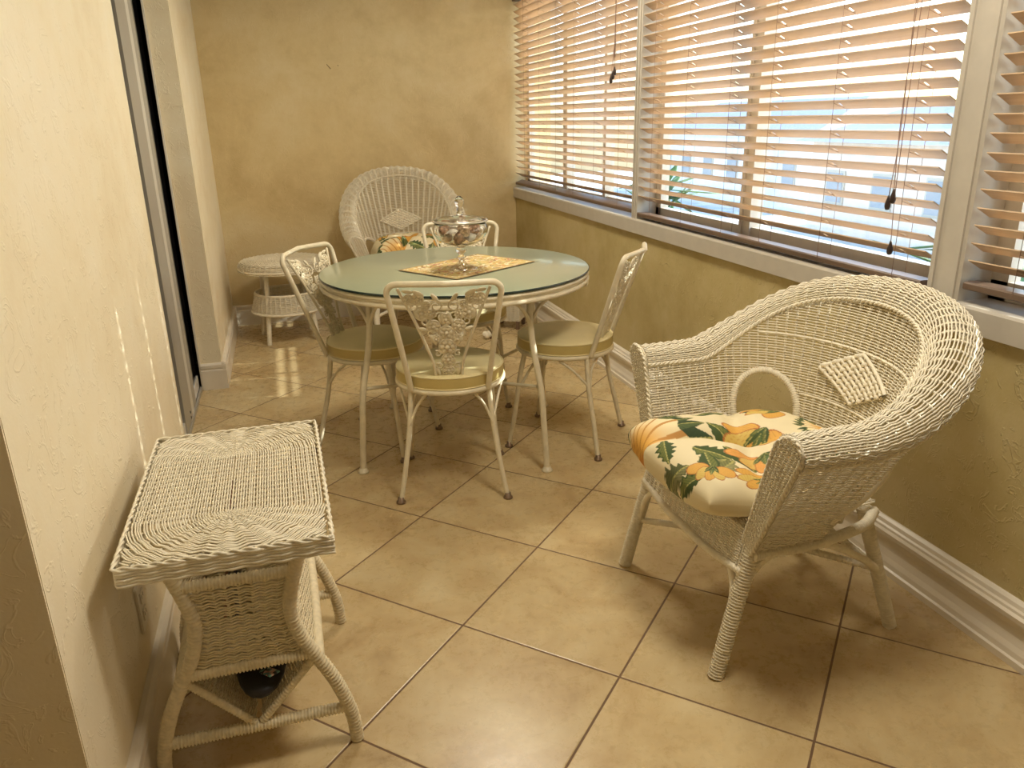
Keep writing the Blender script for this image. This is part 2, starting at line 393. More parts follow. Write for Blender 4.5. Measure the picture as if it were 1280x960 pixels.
dpart(MB().box((-1.176, 1.51, .04), (-1.174, 1.52, .05)).box((-1.176, 1.51, .065), (-1.174, 1.52, .075)), 'screw', M_black)

# ------------------------------------------------------------------ blinds
def blind(y0, y1, cords, label, zbot, rail_sag=0, tassels=(), wand=None, lastgap=.075, flatrail=True):
    t = thing('venetian_blind', label, 'window blind', (1.0, (y0+y1)/2, 0)); XC = 1.0; loc = np.array((1.0, (y0+y1)/2, 0))
    pitch = .0438; tilt = math.radians(29); hw = .025; th = .0016
    cs, sn = math.cos(tilt), math.sin(tilt)
    R = np.array([(cs, 0, -sn), (0, 1, 0), (sn, 0, cs)])   # outer edge (+x) tilts down
    R = np.array([(cs, 0, sn), (0, 1, 0), (-sn, 0, cs)])
    m = MB(); z = zbot+lastgap; k = 0
    while z < 2.06:
        ys = [y0]+sum([[c-.0065, c+.0065] for c in cords], [])+[y1]; hole = False
        dz = rng.normal(0, .0008)
        for a, bb in zip(ys[:-1], ys[1:]):
            segs = ((-hw, hw),) if not hole else ((-hw, -.011), (.011, hw))
            for (p, q) in segs:
                v = np.array([(x, y, zz) for zz in (-th, th) for x, y in ((p, a), (q, a), (q, bb), (p, bb))], float)@R.T+np.array((XC, 0, z+dz))
                m.add(v, [(3, 2, 1, 0), (4, 5, 6, 7), (0, 1, 5, 4), (1, 2, 6, 5), (2, 3, 7, 6), (3, 0, 4, 7)])
            hole = not hole
        z += pitch
    o = m.build('slats', M_slat, t, smooth=False, loc=loc); o.location = (0, 0, 0)
    rp = [(-.026, zbot-.016), (-.026, zbot-.004), (-.022, zbot+.001), (.022, zbot+.016), (.026, zbot+.011), (.026, zbot+.002), (-.02, zbot-.018)]
    if flatrail: rp = [(-.026, zbot-.009), (-.026, zbot+.004), (-.022, zbot+.008), (.022, zbot+.008), (.026, zbot+.004), (.024, zbot-.012), (-.022, zbot-.012)]
    v = MB().prism(rp, 0, y0, y1, lambda p, q: (XC+p[0], q, p[1]))
    for c in cords: v.ell((XC, c, zbot-.014), (.006, .012, .005), 8, 5)
    o = v.build('bottom_rail', M_rail, t, smooth=False, loc=loc); o.location = (0, 0, 0)
    o = MB().box((.97, y0, 2.06), (1.04, y1, 2.10)).build('headrail', M_rail, t, smooth=False, loc=loc); o.location = (0, 0, 0)
    lad = MB()
    for c in cords:
        for dx in (-.0265, .0265):
            lad.tubes(np.array([(XC+dx, c+.006*(dx > 0), zbot), (XC+dx, c, 2.06)]), .0008, sides=4)
        zz = zbot+lastgap
        while zz < 2.05:
            lad.tubes(np.array([(XC-.0262, c+.001, zz+.004), (XC+.0262, c+.001, zz-.014)]), .0007, sides=3); zz += pitch
    o = lad.build('ladder_cord', M_cord, t, loc=loc); o.location = (0, 0, 0)
    for (cy, zt, n) in tassels:
        cm = MB()
        for j in range(n):
            zb = zt-(.0 if j else .0)-j*.018
            pts = [(.962+.003*j, cy+.004*j, 2.06), (.962, cy+.006*math.sin(j*2), 1.6), (.960, cy-.004*j, zb+.2), (.958-.004*j, cy+.012*(j-1), zb+.02)]
            cm.tubes(bez(pts, 24), .0011, sides=4)
        lc = cm.build('lift_cord', M_cord, t, loc=loc); lc.location = (0, 0, 0)
        for j in range(n):
            zb = zt-j*.018
            tm = MB().lathe([(0, .026), (.003, .025), (.004, .018), (.0075, .006), (.0085, -.004), (.006, -.013), (0, -.015)], 12, (.958-.004*j, cy+.012*(j-1), zb))
            to = tm.build('tassel', M_tassel, lc, loc=loc); to.location = (0, 0, 0)
    if wand:
        cy, zb = wand
        o = MB().tubes(np.array([(.955, cy, 2.05), (.95, cy+.004, zb)]), .005, sides=8).build('tilt_wand', M_rail, t, loc=loc); o.location = (0, 0, 0)
    return t
B1 = blind(1.45, 3.405, (1.62, 1.94, 2.25, 2.55, 2.86, 3.18), 'wooden blind over the far window next to the back corner', .884, lastgap=.052, flatrail=False, tassels=((1.66, 1.52, 3),))
B2 = blind(-.405, 1.38, (-.30, .03, .36, .62, .95, 1.25), 'wide wooden blind over the middle window above the armchair', .868, tassels=((-.27, 1.085, 2), (-.285, .945, 1)))
B3 = blind(-2.4, -.545, (-.69, -1.1, -1.5, -1.9, -2.25), 'wooden blind at the right edge with a brown wand', .892, wand=(-.735, 1.47), lastgap=.05)

# ------------------------------------------------------------------ armchairs
def make_armchair(name, label, cat, Ha, Hb, sc, mw, ns=47, rib=.0040, ramp_=.0044):
    t = thing(name, label, cat)
    Hz = .60 if Hb < .9 else .66; zs = .345; yf = .20; y0 = -.02; us = .16
    def tt(z): return np.clip((z-zs)/(.84-zs), 0, 1.2)
    def A(z): return (.235+.148*tt(z))*sc
    def B_(z): return (.205+.095*tt(z))*sc
    def plan(u, z):
        u = np.asarray(u, float); z = np.asarray(z, float); a = A(z); bb = B_(z)
        phi = np.clip((u-us)/(1-2*us), 0, 1)*PI
        x = a*np.cos(phi); y = y0-bb*np.sin(phi)
        y = np.where(u < us, y0+(yf-y0)*(1-u/us), y); y = np.where(u > 1-us, y0+(yf-y0)*(u-(1-us))/us, y)
        return x, y
    def S(u, z): x, y = plan(u, z); return V3(x, y, z)
    def Hu(u):
        s = np.sin(np.clip((np.asarray(u)-us*.8)/(1-1.6*us), 0, 1)*PI); s = s**1.25
        s = s*s*(3-2*s)*.35+s*.65
        return Ha+(Hb-Ha)*s
    def outn(u):
        e = 1e-3; x1, y1 = plan(u+e, .6); x0, yy0 = plan(u-e, .6); dx, dy = x1-x0, y1-yy0
        # travel goes right arm -> back -> left arm ; outward normal
        n = V3(-dy, dx, 0*dx); n = n/np.linalg.norm(n, axis=-1, keepdims=True)
        x, y = plan(u, .6); sgn = np.sign(n[..., 0]*x+n[..., 1]*(y-.0)); return n*sgn[..., None]
    def rc(u): return (.045+.015*np.sin(np.clip(u, 0, 1)*PI)**2)*sc
    def Cst(u, a):
        base = S(u, Hu(u)); n = outn(u); r = rc(u)
        ang = a
        return base+n*(r*(1+np.cos(ang)))[..., None]*1.0+V3(0*r, 0*r, r*.85*np.sin(ang))
    uc = us+(1-2*us)*.185; du = .082/sc*1.0
    za, zt = .48, .59
    def inarch(u, z):
        uu = np.minimum(np.abs(u-uc), np.abs(u-(1-uc)))/du
        return (uu < 1) & ((z < za) | (uu**2+((z-za)/(zt-za))**2 < 1))
    rows = int((Hb-zs)/.0073)
    m = MB(); weave(m, S, 0, 1, ns+6, zs, Hb, rows, rw=.0023, rs=rib, amp=ramp_, mask=lambda u, z: (z < Hu(u)) & ~inarch(u, z))
    m.build('back_shell', mw, t)
    m = MB(); weave(m, Cst, 0, 1, ns+10, PI, -.55, 27, rw=.0025, rs=rib*.9, amp=ramp_*.82); m.build('rolled_rim', mw, t)
    # braids
    def braid(P, r, name):
        m = MB(); P = resamp(P, .004); T = np.gradient(P, axis=0); T /= np.linalg.norm(T, axis=1, keepdims=True)
        up = np.array([0, 0, 1.]); s1 = np.cross(T, up); s1 /= np.linalg.norm(s1, axis=1, keepdims=True)+1e-9; s2 = np.cross(s1, T)
        k = np.arange(len(P))*.004/.03*2*PI
        for ph in (0, PI): m.tubes(P+r*.8*(s1*np.cos(k+ph)[:, None]+s2*np.sin(k+ph)[:, None]), r*.75, sides=6)
        return m.build(name, mw, t)
    uu = np.linspace(0, 1, 120)
    P = S(uu, Hu(uu)-.002); P -= outn(uu)*.007; braid(P, .0042, 'inner_braid')
    braid(Cst(uu, np.full_like(uu, -.6)), .0055, 'edge_braid')
    m = MB()
    for zz in (Hz+.10, Hz-.06):
        lo, hi = (.27, .73) if zz > Hz else (.37, .63)
        q = np.linspace(lo, hi, 60); P = S(q, np.full_like(q, zz)); P[:, :2] *= .985; m.tubes(P, .003, sides=6)
    m.build('band_braid', mw, t)
    # arch borders
    for s_ in (0, 1):
        c = uc if s_ == 0 else 1-uc
        an = np.linspace(0, PI, 24); uq = c+du*np.cos(an)*1.0; zq = za+(zt-za)*np.sin(an)
        uq = np.r_[c+du, c+du, uq, c-du, c-du]; zq = np.r_[zs+.01, .40, zq, .40, zs+.01]
        P = S(uq, zq); m = MB(); pole(m, P, .0115, smoothpath=False, sides=8); m.build('arch_border', mw, t)
    # diamond
    zc = Hz+.028
    def Dm(p, q):
        u = .5+(p+q)*.041/sc; z = zc+(p-q)*.031*sc; x, y = plan(u, z); return V3(x, y+.010, z)
    m = MB(); weave(m, Dm, -1.1, 1.1, 9, -1.1, 1.1, 10, rw=.0062*sc, rs=.0058*sc, amp=.0052, flat=.4, sides=6, twine=False); m.build('diamond_panel', mw, t)
    # arm fronts and outer side panels
    for s_ in (-1, 1):
        def inner(z): return A(z)-.002
        def outer(z): return (.268+(z-.33)*(A(Ha)/sc+.090-.268)/(Ha-.33))*sc
        def Fp(u, z):
            r = .044*sc; zz = np.clip((z-Ha)/(r*.95), 0, 1); hwid = (outer(z)-inner(z))/2; c = (outer(z)+inner(z))/2
            k = np.sqrt(np.clip(1-zz**2, .02, 1)); return V3(s_*(c+hwid*k*(2*u-1)), yf+.006+0*u, z)
        m = MB(); weave(m, Fp, 0, 1, 7, .325, Ha+.041*sc, int((Ha-.28)/.0058), rw=.0021, rs=.003, sg=-s_)
        m.build('arm_front', mw, t)
        e = [Fp(np.array(0.), np.array(z)) for z in np.linspace(.33, Ha+.04*sc, 14)]+[Fp(np.array(1.), np.array(z)) for z in np.linspace(Ha+.04*sc, .33, 14)]
        P = resamp(np.array(e), .004); braid(P, .004, 'arm_front_braid')
        def Sp(u, z):
            v = (z-.33)/(Ha-.33); yb = .03+(-.07-.03)*v; return V3(s_*outer(z)+0*u, yf+(yb-yf)*u, z)
        m = MB(); weave(m, Sp, 0, 1, 8, .335, Ha-.015, int((Ha-.35)/.006), rw=.0022, rs=.0034, sg=-s_)
        m.build('side_panel', mw, t)
        m = MB(); pole(m, [(s_*.27*sc, yf, .33), (s_*.272*sc, .03, .332), (s_*.25*sc, -.12, .34), (s_*.2*sc, -.20, .345)], .014); 
        m.build('side_rail', mw, t)
        # collar support bow
        m = MB(); pole(m, [(s_*.30*sc, .02, .40), (s_*.335*sc, -.06, .49), (s_*.362*sc, -.10, Ha-.02)], .007, wrapped=False); m.build('arm_bow', mw, t)
        # legs
        L = MB(); pole(L, [(s_*.255*sc, yf-.01, .35), (s_*.262, yf+.035, .17), (s_*.268, yf+.075, .0)], .0205, pitch=.008)
        lo = L.build('leg', mw, t)
        L = MB(); pole(L, [(s_*.19*sc, -.17, .36), (s_*.215, -.225, .17), (s_*.235, -.275, .0)], .0185, pitch=.008)
        L.build('leg', mw, t)
        m = MB(); pole(m, [(s_*.262, yf+.045, .16), (s_*.262, yf-.0, .27), (s_*.264*sc, yf-.07, .325), (s_*.262*sc, .0, .32), (s_*.235, -.14, .24), (s_*.218, -.225, .175)], .010, wrapped=False)
        m.build('side_brace', mw, t)
        m = MB(); pole(m, [(s_*.256, yf+.04, .15), (s_*.235, yf+.025, .24), (s_*.17, yf+.01, .30)], .0085, wrapped=False)
        m.build('front_brace', mw, t)
    # seat
    def St(u, v): return V3((u-.5)*2*.235*sc*(1-.12*(1-v)), v*(yf+.19)-.19+0*u, .375+0*u)
    m = MB(); weave(m, St, 0, 1, 17, 0, 1, 56, rw=.0027, rs=.003); m.build('seat', mw, t)
    def Ap(u, z): return V3((u-.5)*2*.245*sc, yf+.012-.004*u*(1-u)*4-(z-.335)*.25, z-.012*4*u*(1-u)+0*u)
    m = MB(); weave(m, Ap, 0, 1, 22, .278, .38, 18, rw=.0022, rs=.003, amp=.003, sg=-1); m.build('front_apron', mw, t)
    m = MB(); pole(m, [(-.262*sc, yf+.022, .285), (-.12, yf+.030, .270), (0, yf+.030, .266), (.12, yf+.030, .270), (.262*sc, yf+.022, .285)], .010, pitch=.008)
    m.build('front_rail', mw, t)
    m = MB(); pole(m, [(-.213, -.22, .18), (0, -.215, .195), (.213, -.22, .18)], .011); pole(m, [(-.19*sc, -.17, .35), (0, -.20, .35), (.19*sc, -.17, .35)], .011); m.build('rear_rail', mw, t)
    m = MB(); pole(m, [(-.262, yf+.04, .155), (0, 0, .17), (.218, -.22, .18)], .010); pole(m, [(.262, yf+.04, .155), (0, .0, .191), (-.218, -.22, .18)], .010); m.build('cross_stretcher', mw, t)
    return t
chair = make_armchair('wicker_armchair', 'white wicker armchair in the foreground under the middle window', 'armchair', .63, .835, 1.0, M_wick)
chair.location = (.50, -.45, 0); chair.rotation_euler = (0, 0, PI/2)
chair2 = make_armchair('wicker_armchair', 'high-backed white wicker armchair against the back wall', 'armchair', .615, .975, .96, M_wick, 38, .0065, .0062)
chair2.location = (.095, 2.93, 0); chair2.rotation_euler = (0, 0, PI)

# floral cushion --------------------------------------------------
def smooth(a, b, x): t = np.clip((x-a)/(b-a), 0, 1); return t*t*(3-2*t)
def floral(u, v):
    C = np.zeros(u.shape+(3,))+np.array((.80, .70, .46))
    def put(mask, c, al=1.0):
        mk = (mask*al)[..., None]; C[:] = C*(1-mk)+np.array(c)*mk
    def leaf(cx, cy, ang, L, W, c=(.05, .085, .02), c2=(.19, .21, .05), jag=0):
        dx, dy = u-cx, v-cy; a = dx*math.cos(ang)+dy*math.sin(ang); b = -dx*math.sin(ang)+dy*math.cos(ang)
        t = np.clip(a/L, 0, 1); wv = W*np.sin(PI*t**.8)*(1+jag*np.sin(t*34)); ins = ((a > 0) & (a < L) & (np.abs(b) < wv)).astype(float)
        put(ins, c); put(ins*(np.abs(b+wv*.35) < wv*.38), c2, .8); put(ins*(np.abs(b) < W*.07), (.45, .42, .14))
        put(ins*((np.sin((a-np.abs(b)*1.2)*120) > .75)), (.04, .08, .02), .6)
    def fan(cx, cy, ang, Rr, span):
        dx, dy = u-cx, v-cy; r = np.hypot(dx, dy); th = (np.arctan2(dy, dx)-ang+PI) % (2*PI)-PI
        for k in np.linspace(-span, span, 11):
            leaf(cx+Rr*.82*math.cos(ang+k), cy+Rr*.82*math.sin(ang+k), ang+k+.25*(1 if k > 0 else -1), Rr*.46, Rr*.10, (.03, .06, .02), (.09, .13, .04))
        edge = Rr*(1+.05*np.cos(th*18))
        ins = ((np.abs(th) < span*(.35+.65*smooth(0, .6, r/Rr))) & (r < edge)).astype(float)
        put(ins, (.86, .74, .46))
        put(ins, (.74, .38, .05), .95*(1-smooth(.35, .95, r/Rr)))
        st_ = np.abs(np.sin(th*13+r*1.5)); put(ins*(st_ < .34), (.50, .22, .03), .9)
        put(ins*(r < Rr*.22), (.55, .20, .03), .7)
    def bloom(cx, cy, ang, Rr, c1=(.72, .40, .08), c2=(.68, .50, .13)):
        for k, cc in zip((-1.1, -.55, 0, .55, 1.1), (c1, c2, c1, c2, c1)):
            a0 = ang+k; ex, ey = cx+Rr*.62*math.cos(a0), cy+Rr*.62*math.sin(a0)
            dx, dy = u-ex, v-ey; a = dx*math.cos(a0)+dy*math.sin(a0); b = -dx*math.sin(a0)+dy*math.cos(a0)
            q = (a/(Rr*.48))**2+(b/(Rr*.26))**2; put((q < 1).astype(float), (.45, .16, .04)); put((q < .82).astype(float), cc)
            put(((q < .8) & (np.abs(np.sin(b*140)) < .25)).astype(float), (.55, .28, .05), .6)
        leaf(cx, cy, ang, Rr*.7, Rr*.10, (.10, .16, .05)); leaf(cx, cy, ang-.5, Rr*.6, Rr*.09); leaf(cx, cy, ang+.6, Rr*.55, Rr*.09)
    leaf(.15, .95, 2.6, .45, .13, jag=.25); leaf(.1, .1, .5, .35, .10, jag=.1); leaf(-.55, .55, 1.9, .5, .17, (.20, .20, .07), (.34, .32, .14), .3)
    leaf(-.2, .75, -2.6, .45, .14, jag=.2); leaf(-.75, .35, .2, .5, .12); leaf(-.45, -.2, 2.9, .45, .16, jag=.2); leaf(.75, -.1, 1.7, .4, .12)
    leaf(.55, -.35, -.4, .4, .11); leaf(-.9, -.7, .7, .5, .15, jag=.2); leaf(.15, -.75, -1, .4, .13); leaf(-.9, .9, -.9, .5, .16, (.2, .2, .07), (.34, .32, .14), .3)
    bloom(.12, -.25, 2.0, .40); bloom(-.42, .10, 2.7, .38, (.74, .36, .09), (.70, .48, .13)); bloom(.62, -.72, 1.2, .42); bloom(-.6, -.75, .6, .4)
    bloom(-.95, .25, 2.2, .34)
    leaf(-.30, 1.50, -1.9, .5, .15, (.12, .13, .05), (.26, .25, .11), .3); leaf(-.75, 1.05, 1.0, .45, .13, jag=.2); leaf(-.72, .85, -.4, .4, .12)
    bloom(-.62, .78, 2.4, .34)
    fan(.24, 1.52, -.92, .98, .74); fan(-.15, -1.0, 1.2, .42, .8)
    return C
def make_cushion():
    n = 300; g = np.linspace(-1, 1, n); g = .35*g+.65*np.sin(g*PI/2); U, V = np.meshgrid(g, g, indexing='ij')
    # rounded-square footprint
    hx, hy = .25, .275
    k = 1-.10*(np.abs(U)**2*np.abs(V)**2)
    X = U*hx*k*(1-.26*np.clip(-V, 0, 1)**2); Y = V*hy*k
    prof = (np.clip(1-np.abs(U)**3.2, 0, 1)*np.clip(1-np.abs(V)**3.2, 0, 1))**.42
    tuft = 0
    for (a, b_, s, dd) in ((.05, .05, .17, .046), (-.02, .05, .5, .014), (.55, -.5, .12, .01), (-.5, -.5, .12, .012)): tuft = tuft+dd*np.exp(-((U-a)**2+(V-b_)**2)/s**2)
    seam = .046*np.exp(-((U-.02-.30*V)/.12)**2)*smooth(-.5, .1, V)*(1-.6*smooth(.6, 1, V))+.024*np.exp(-((U*.35+V*.94-.06)/.12)**2)*smooth(0, .4, np.abs(U))
    wr_ = .002*np.sin(U*17+V*9)*np.exp(-((U)**2+(V)**2))+.0015*np.sin(V*30-U*6)*(np.abs(U) > .6)
    Zt = .055+.090*prof-(tuft+seam+wr_)*prof
    droop = -.022*smooth(.1, 1.0, V)
    Zt = Zt-droop; Zb = .055-droop-(.05-droop)*prof**.7
    m = MB(); m.grid(np.stack([X, Y, Zt], -1)); m.grid(np.stack([X, Y, Zb], -1)[:, ::-1])
    zp = .055+.090+.022; dz_ = np.clip(zp-Zt, 0, .2)
    C = floral(U+np.sign(U)*smooth(.6, .95, np.abs(U))*dz_/hx, V+np.sign(V)*smooth(.6, .95, np.abs(V))*dz_/hy); dz2 = np.clip(zp-Zb, 0, .2)*smooth(.0, .3, 1-prof)
    Cb = floral(U+np.sign(U)*smooth(.6, .95, np.abs(U))*dz2/hx, V+np.sign(V)*smooth(.6, .95, np.abs(V))*dz2/hy)[:, ::-1]
    return m, np.concatenate([C.reshape(-1, 3), Cb.reshape(-1, 3)])
cm, cc = make_cushion()
cu1 = cm.build('floral_cushion', M_floral, col=cc); cu1.location = (.452, -.445, .378); cu1.rotation_euler = (0, 0, PI/2)
tag(cu1, 'puffy cream cushion with large tropical flowers on the foreground armchair', 'cushion')
cu2 = cu1.copy(); COL.objects.link(cu2); cu2.location = (.095, 2.93, .379); cu2.rotation_euler = (0, 0, PI)
cu2.location = (.095, 2.90, .385); cu2.scale = (1, 1, 1.7)
tag(cu2, 'floral cushion on the armchair at the back wall, mostly hidden by the table', 'cushion')
tie = MB(); 
tie.ell((.0, .0, .0), (.035, .012, .026), 12, 8); tie.ell((.03, .006, -.02), (.022, .01, .03), 12, 8)
tv = np.concatenate(tie.v); tcol = np.where((np.sin(tv[:, :1]*160+tv[:, 2:]*90) > .1), np.array([[.80, .70, .46]]), np.array([[.12, .17, .05]]))
to = tie.build('tie_bow', M_floral, cu1, col=tcol); to.location = (-.262, -.115, .075)

# ------------------------------------------------------------------ magazine table (wicker, foreground left)
mt = thing('wicker_magazine_table', 'rectangular wicker table with hourglass ends and magazine rack by the left wall', 'side table', (-.843, -.45, 0))
HW, TL = .185, .305; AP = .14
def top_S(u, r):
    # u counts stakes round the stadium: right side, near fan, left side, far fan
    u = np.asarray(u, float) % 64; r = np.asarray(r, float)
    a = u; x = np.zeros_like(u+r); y = np.zeros_like(u+r)
    s1 = a < 16; s2 = (a >= 16) & (a < 32); s3 = (a >= 32) & (a < 48); s4 = a >= 48
    th2 = -(a-16)/16*PI; th4 = PI-(a-48)/16*PI
    x = np.where(s1, r, np.where(s2, r*np.cos(th2), np.where(s3, -r, r*np.cos(th4))))
    y = np.where(s1, AP-a/16*2*AP, np.where(s2, -AP+r*np.sin(th2), np.where(s3, -AP+(a-32)/16*2*AP, AP+r*np.sin(th4))))
    return V3(x, y, .578+0*x)
def tmask(u, r): P = top_S(u, r); return (np.abs(P[..., 0]) < HW) & (np.abs(P[..., 1]) < TL)
m = MB(); weave(m, top_S, 0, 64, 48, .003, .25, 47, rw=.0021, rs=.0030, amp=.0034, mask=tmask, closed=True, flat=.8); m.build('woven_top', M_wick, mt)
m = MB()
for q_ in (-TL+.004, TL-.022, -.209, .241): m.box((-HW+.004, q_, .556), (HW-.004, q_+.018, .566))
for q_ in (-HW+.004, HW-.022): m.box((q_, -TL+.004, .556), (q_+.018, TL-.004, .566))
m.build('top_frame', M_wick2, mt, smooth=False)
def ring_S(u, z):
    u = np.asarray(u, float) % 1; per = 4*(HW+TL); s = u*per; hw, tl = HW+.004, TL+.004
    a = 2*tl; b = 2*hw; per = 2*(a+b); s = u*per; z = np.asarray(z, float)
    x = np.where(s < a, hw, np.where(s < a+b, hw-(s-a), np.where(s < 2*a+b, -hw, -hw+(s-2*a-b))))
    y = np.where(s < a, -tl+s, np.where(s < a+b, tl, np.where(s < 2*a+b, tl-(s-a-b), -tl)))
    return V3(x, y, z+0*x)
m = MB(); weave(m, ring_S, 0, 1, 44, .548, .577, 6, rw=.0032, rs=.0035, amp=.0035, closed=True); m.build('top_edge', M_wick, mt)
m = MB(); q = ring_S(np.linspace(0, 1, 400)[:-1], .580)
k = np.arange(399)*.6
for ph in (0, PI): m.tubes(q+np.stack([np.cos(k+ph)*.002, np.cos(k+ph)*.002, np.sin(k+ph)*.003], -1), .0028, sides=5, closed=True)
m.build('edge_braid', M_wick, mt)
def hg(z):   # hourglass half width
    return np.interp(z, [0, .04, .10, .17, .24, .30, .37, .44, .50, .56], [.200, .199, .188, .166, .134, .106, .092, .106, .125, .145])
for yy in (-.20, .25):
    for s_ in (-1, 1):
        zz = [0, .05, .10, .17, .235, .30, .37, .44, .50, .556]
        m = MB(); pole(m, [(s_*float(hg(z)), yy, z) for z in zz], .0155, pitch=.0085); m.build('leg', M_wick2, mt)
    def Pn(u, z): return V3((2*u-1)*(hg(z)-.004), yy+0*u, z)
    m = MB(); weave(m, Pn, 0, 1, 9, .262, .452, 30, rw=.0023, rs=.0036, amp=.0040); m.build('end_panel', M_wick2, mt)
    for z, wd, rr in ((.458, .112, .0125), (.252, .130, .0135)):
        m = MB(); pole(m, [(-wd, yy, z), (wd, yy, z)], rr, smoothpath=False, pitch=.007); m.build('panel_bar', M_wick2, mt)
    m = MB(); pole(m, [(-.188, yy, .095), (.188, yy, .095)], .0135, smoothpath=False, pitch=.007); m.build('stretcher', M_wick2, mt)
    for s_ in (-1, 1):
        m = MB(); pole(m, [(s_*.130, yy, .240), (s_*.008, yy, .105)], .0095, smoothpath=False, pitch=.007); m.build('rack_bar', M_wick2, mt)
for s_ in (-1, 1):
    m = MB(); pole(m, [(s_*.137, -.20, .238), (s_*.139, .02, .232), (s_*.137, .25, .238)], .0135, wrapped=False); m.build('side_rail', M_wick2, mt)
    def Sd(u, z): return V3(s_*(hg(z)-.001)+0*u, -.20+.45*u, z)
    m = MB(); weave(m, Sd, 0, 1, 18, .25, .45, 34, rw=.0027, rs=.003); m.build('side_panel', M_wick2, mt)
    def Vp(u, v): return V3(s_*(.008+.120*v)+0*u, -.20+.45*u, .108+.130*v)
    m = MB(); weave(m, Vp, 0, 1, 18, 0, 1, 34, rw=.0023, rs=.003, sg=-s_); m.build('rack_panel', M_wick2, mt)
def Bt(u, v): return V3((2*u-1)*.12, -.19+.43*v+0*u, .262+0*u)
m = MB(); weave(m, Bt, 0, 1, 8, 0, 1, 70, rw=.0027, rs=.003); m.build('basket_floor', M_wick2, mt)
# things in the rack
M_pouch = simple('pouch_black', (.012, .012, .016), .45)
M_mag = simple('magazine_cover', (.05, .05, .09), .3, var=.5, scale=30)
M_paper = simple('paper_cream', (.80, .70, .52), .6)
pz = thing('zip_pouch', 'black pouch with pink and teal patterned tab lying in the V-shaped rack', 'pouch', (-.83, -.57, .15))
m = MB().ell((0, .03, .03), (.055, .13, .03), 20, 12); m.build('pouch_body', M_pouch, pz)
lab, nt_, b_ = mat('pouch_tab_pattern'); tc_ = nd(nt_, 'TexCoord'); vo = nd(nt_, 'TexVoronoi', {'Vector': tc_.outputs['Object'], 'Scale': 110})
nt_.links.new(ramp(nt_, vo.outputs['Color'], [(.3, (.02, .02, .03)), (.5, (.15, .4, .36)), (.7, (.7, .6, .5)), (.9, (.5, .12, .12))]), b_.inputs['Base Color'])
m = MB().box((-.012, -.045, -.002), (.012, .045, .002)); tb = m.build('tab', lab, pz, smooth=False, bevel=.001); tb.location = (.012, -.05, .056); tb.rotation_euler = (-.35, 0, .5)
for i, (x, ry, mm_, lb, wd) in enumerate(((-.03, .10, M_mag, 'dark magazine standing in the upper basket of the wicker table', .004), (.015, -.06, M_paper, 'cream folded paper standing in the upper basket beside the magazines', .003), (-.055, .16, simple('magazine_red', (.35, .16, .09), .4, var=.3), 'reddish brown magazine leaning at the left of the upper basket', .003))):
    mg = MB().box((-wd, -.10, 0), (wd, .11, .245)); mo = mg.build('magazine', mm_, smooth=False, bevel=.001); mo.location = (-.843+x, -.40, .27); mo.rotation_euler = (0, ry, 0)
    tag(mo, lb, 'magazine')

# ------------------------------------------------------------------ round wicker table at back
rt = thing('round_wicker_table', 'round white wicker side table with a shelf basket near the back left corner', 'side table', (-.70, 2.985, 0), .12)
R0 = .268
m = MB(); 
def Rt(u, r):
    a = u*2*PI; rr = np.clip(r, 0, R0+.05); over = np.clip(rr-R0+.02, 0, .1)
    rad = np.minimum(rr, R0-.02+.02*np.sin(np.clip(over/.02, 0, 1)*PI/2)); z = .505-.020*(1-np.cos(np.clip(over/.02, 0, 1)*PI/2))-np.clip(over-.02, 0, 1)
    return V3(rad*np.cos(a), rad*np.sin(a), z)
weave(m, Rt, 0, 1, 48, .008, R0+.035, 46, rw=.0028, rs=.003, amp=.003, closed=True, sg=-1); m.build('woven_top', M_wick, rt)
MB().lathe([(0, .470), (R0-.006, .470), (R0-.006, .484), (0, .496)], 48).build('top_board', M_wick2, rt)
P = np.array([((R0+.002)*math.cos(a), (R0+.002)*math.sin(a), .462) for a in np.linspace(0, 2*PI, 90)[:-1]]); MB().tubes(P, .006, sides=6, closed=True).build('edge_ring', M_wick, rt)
for a in (45, 135, 225, 315):
    ca, sa = math.cos(math.radians(a)), math.sin(math.radians(a))
    m = MB(); pole(m, [(.17*ca, .17*sa, .468), (.185*ca, .185*sa, .25), (.215*ca, .215*sa, .0)], .0155); m.build('leg', M_wick, rt)
def Bk(u, z):
    r = .215-(z-.19)*.25; return V3(r*np.cos(u*2*PI), r*np.sin(u*2*PI), z)
m = MB(); weave(m, Bk, 0, 1, 40, .195, .30, 15, rw=.0032, rs=.0038, closed=True, amp=.004); m.build('shelf_basket', M_wick, rt)
m = MB()
for r, z, q in ((.187, .305, .008), (.217, .192, .008)):
    P = np.array([(r*math.cos(a), r*math.sin(a), z) for a in np.linspace(0, 2*PI, 70)[:-1]]); m.tubes(P, q, sides=6, closed=True)
m.build('shelf_ring', M_wick, rt)
MB().lathe([(0, .20), (.208, .20), (.208, .206), (0, .206)], 40).build('shelf_board', M_wick2, rt)

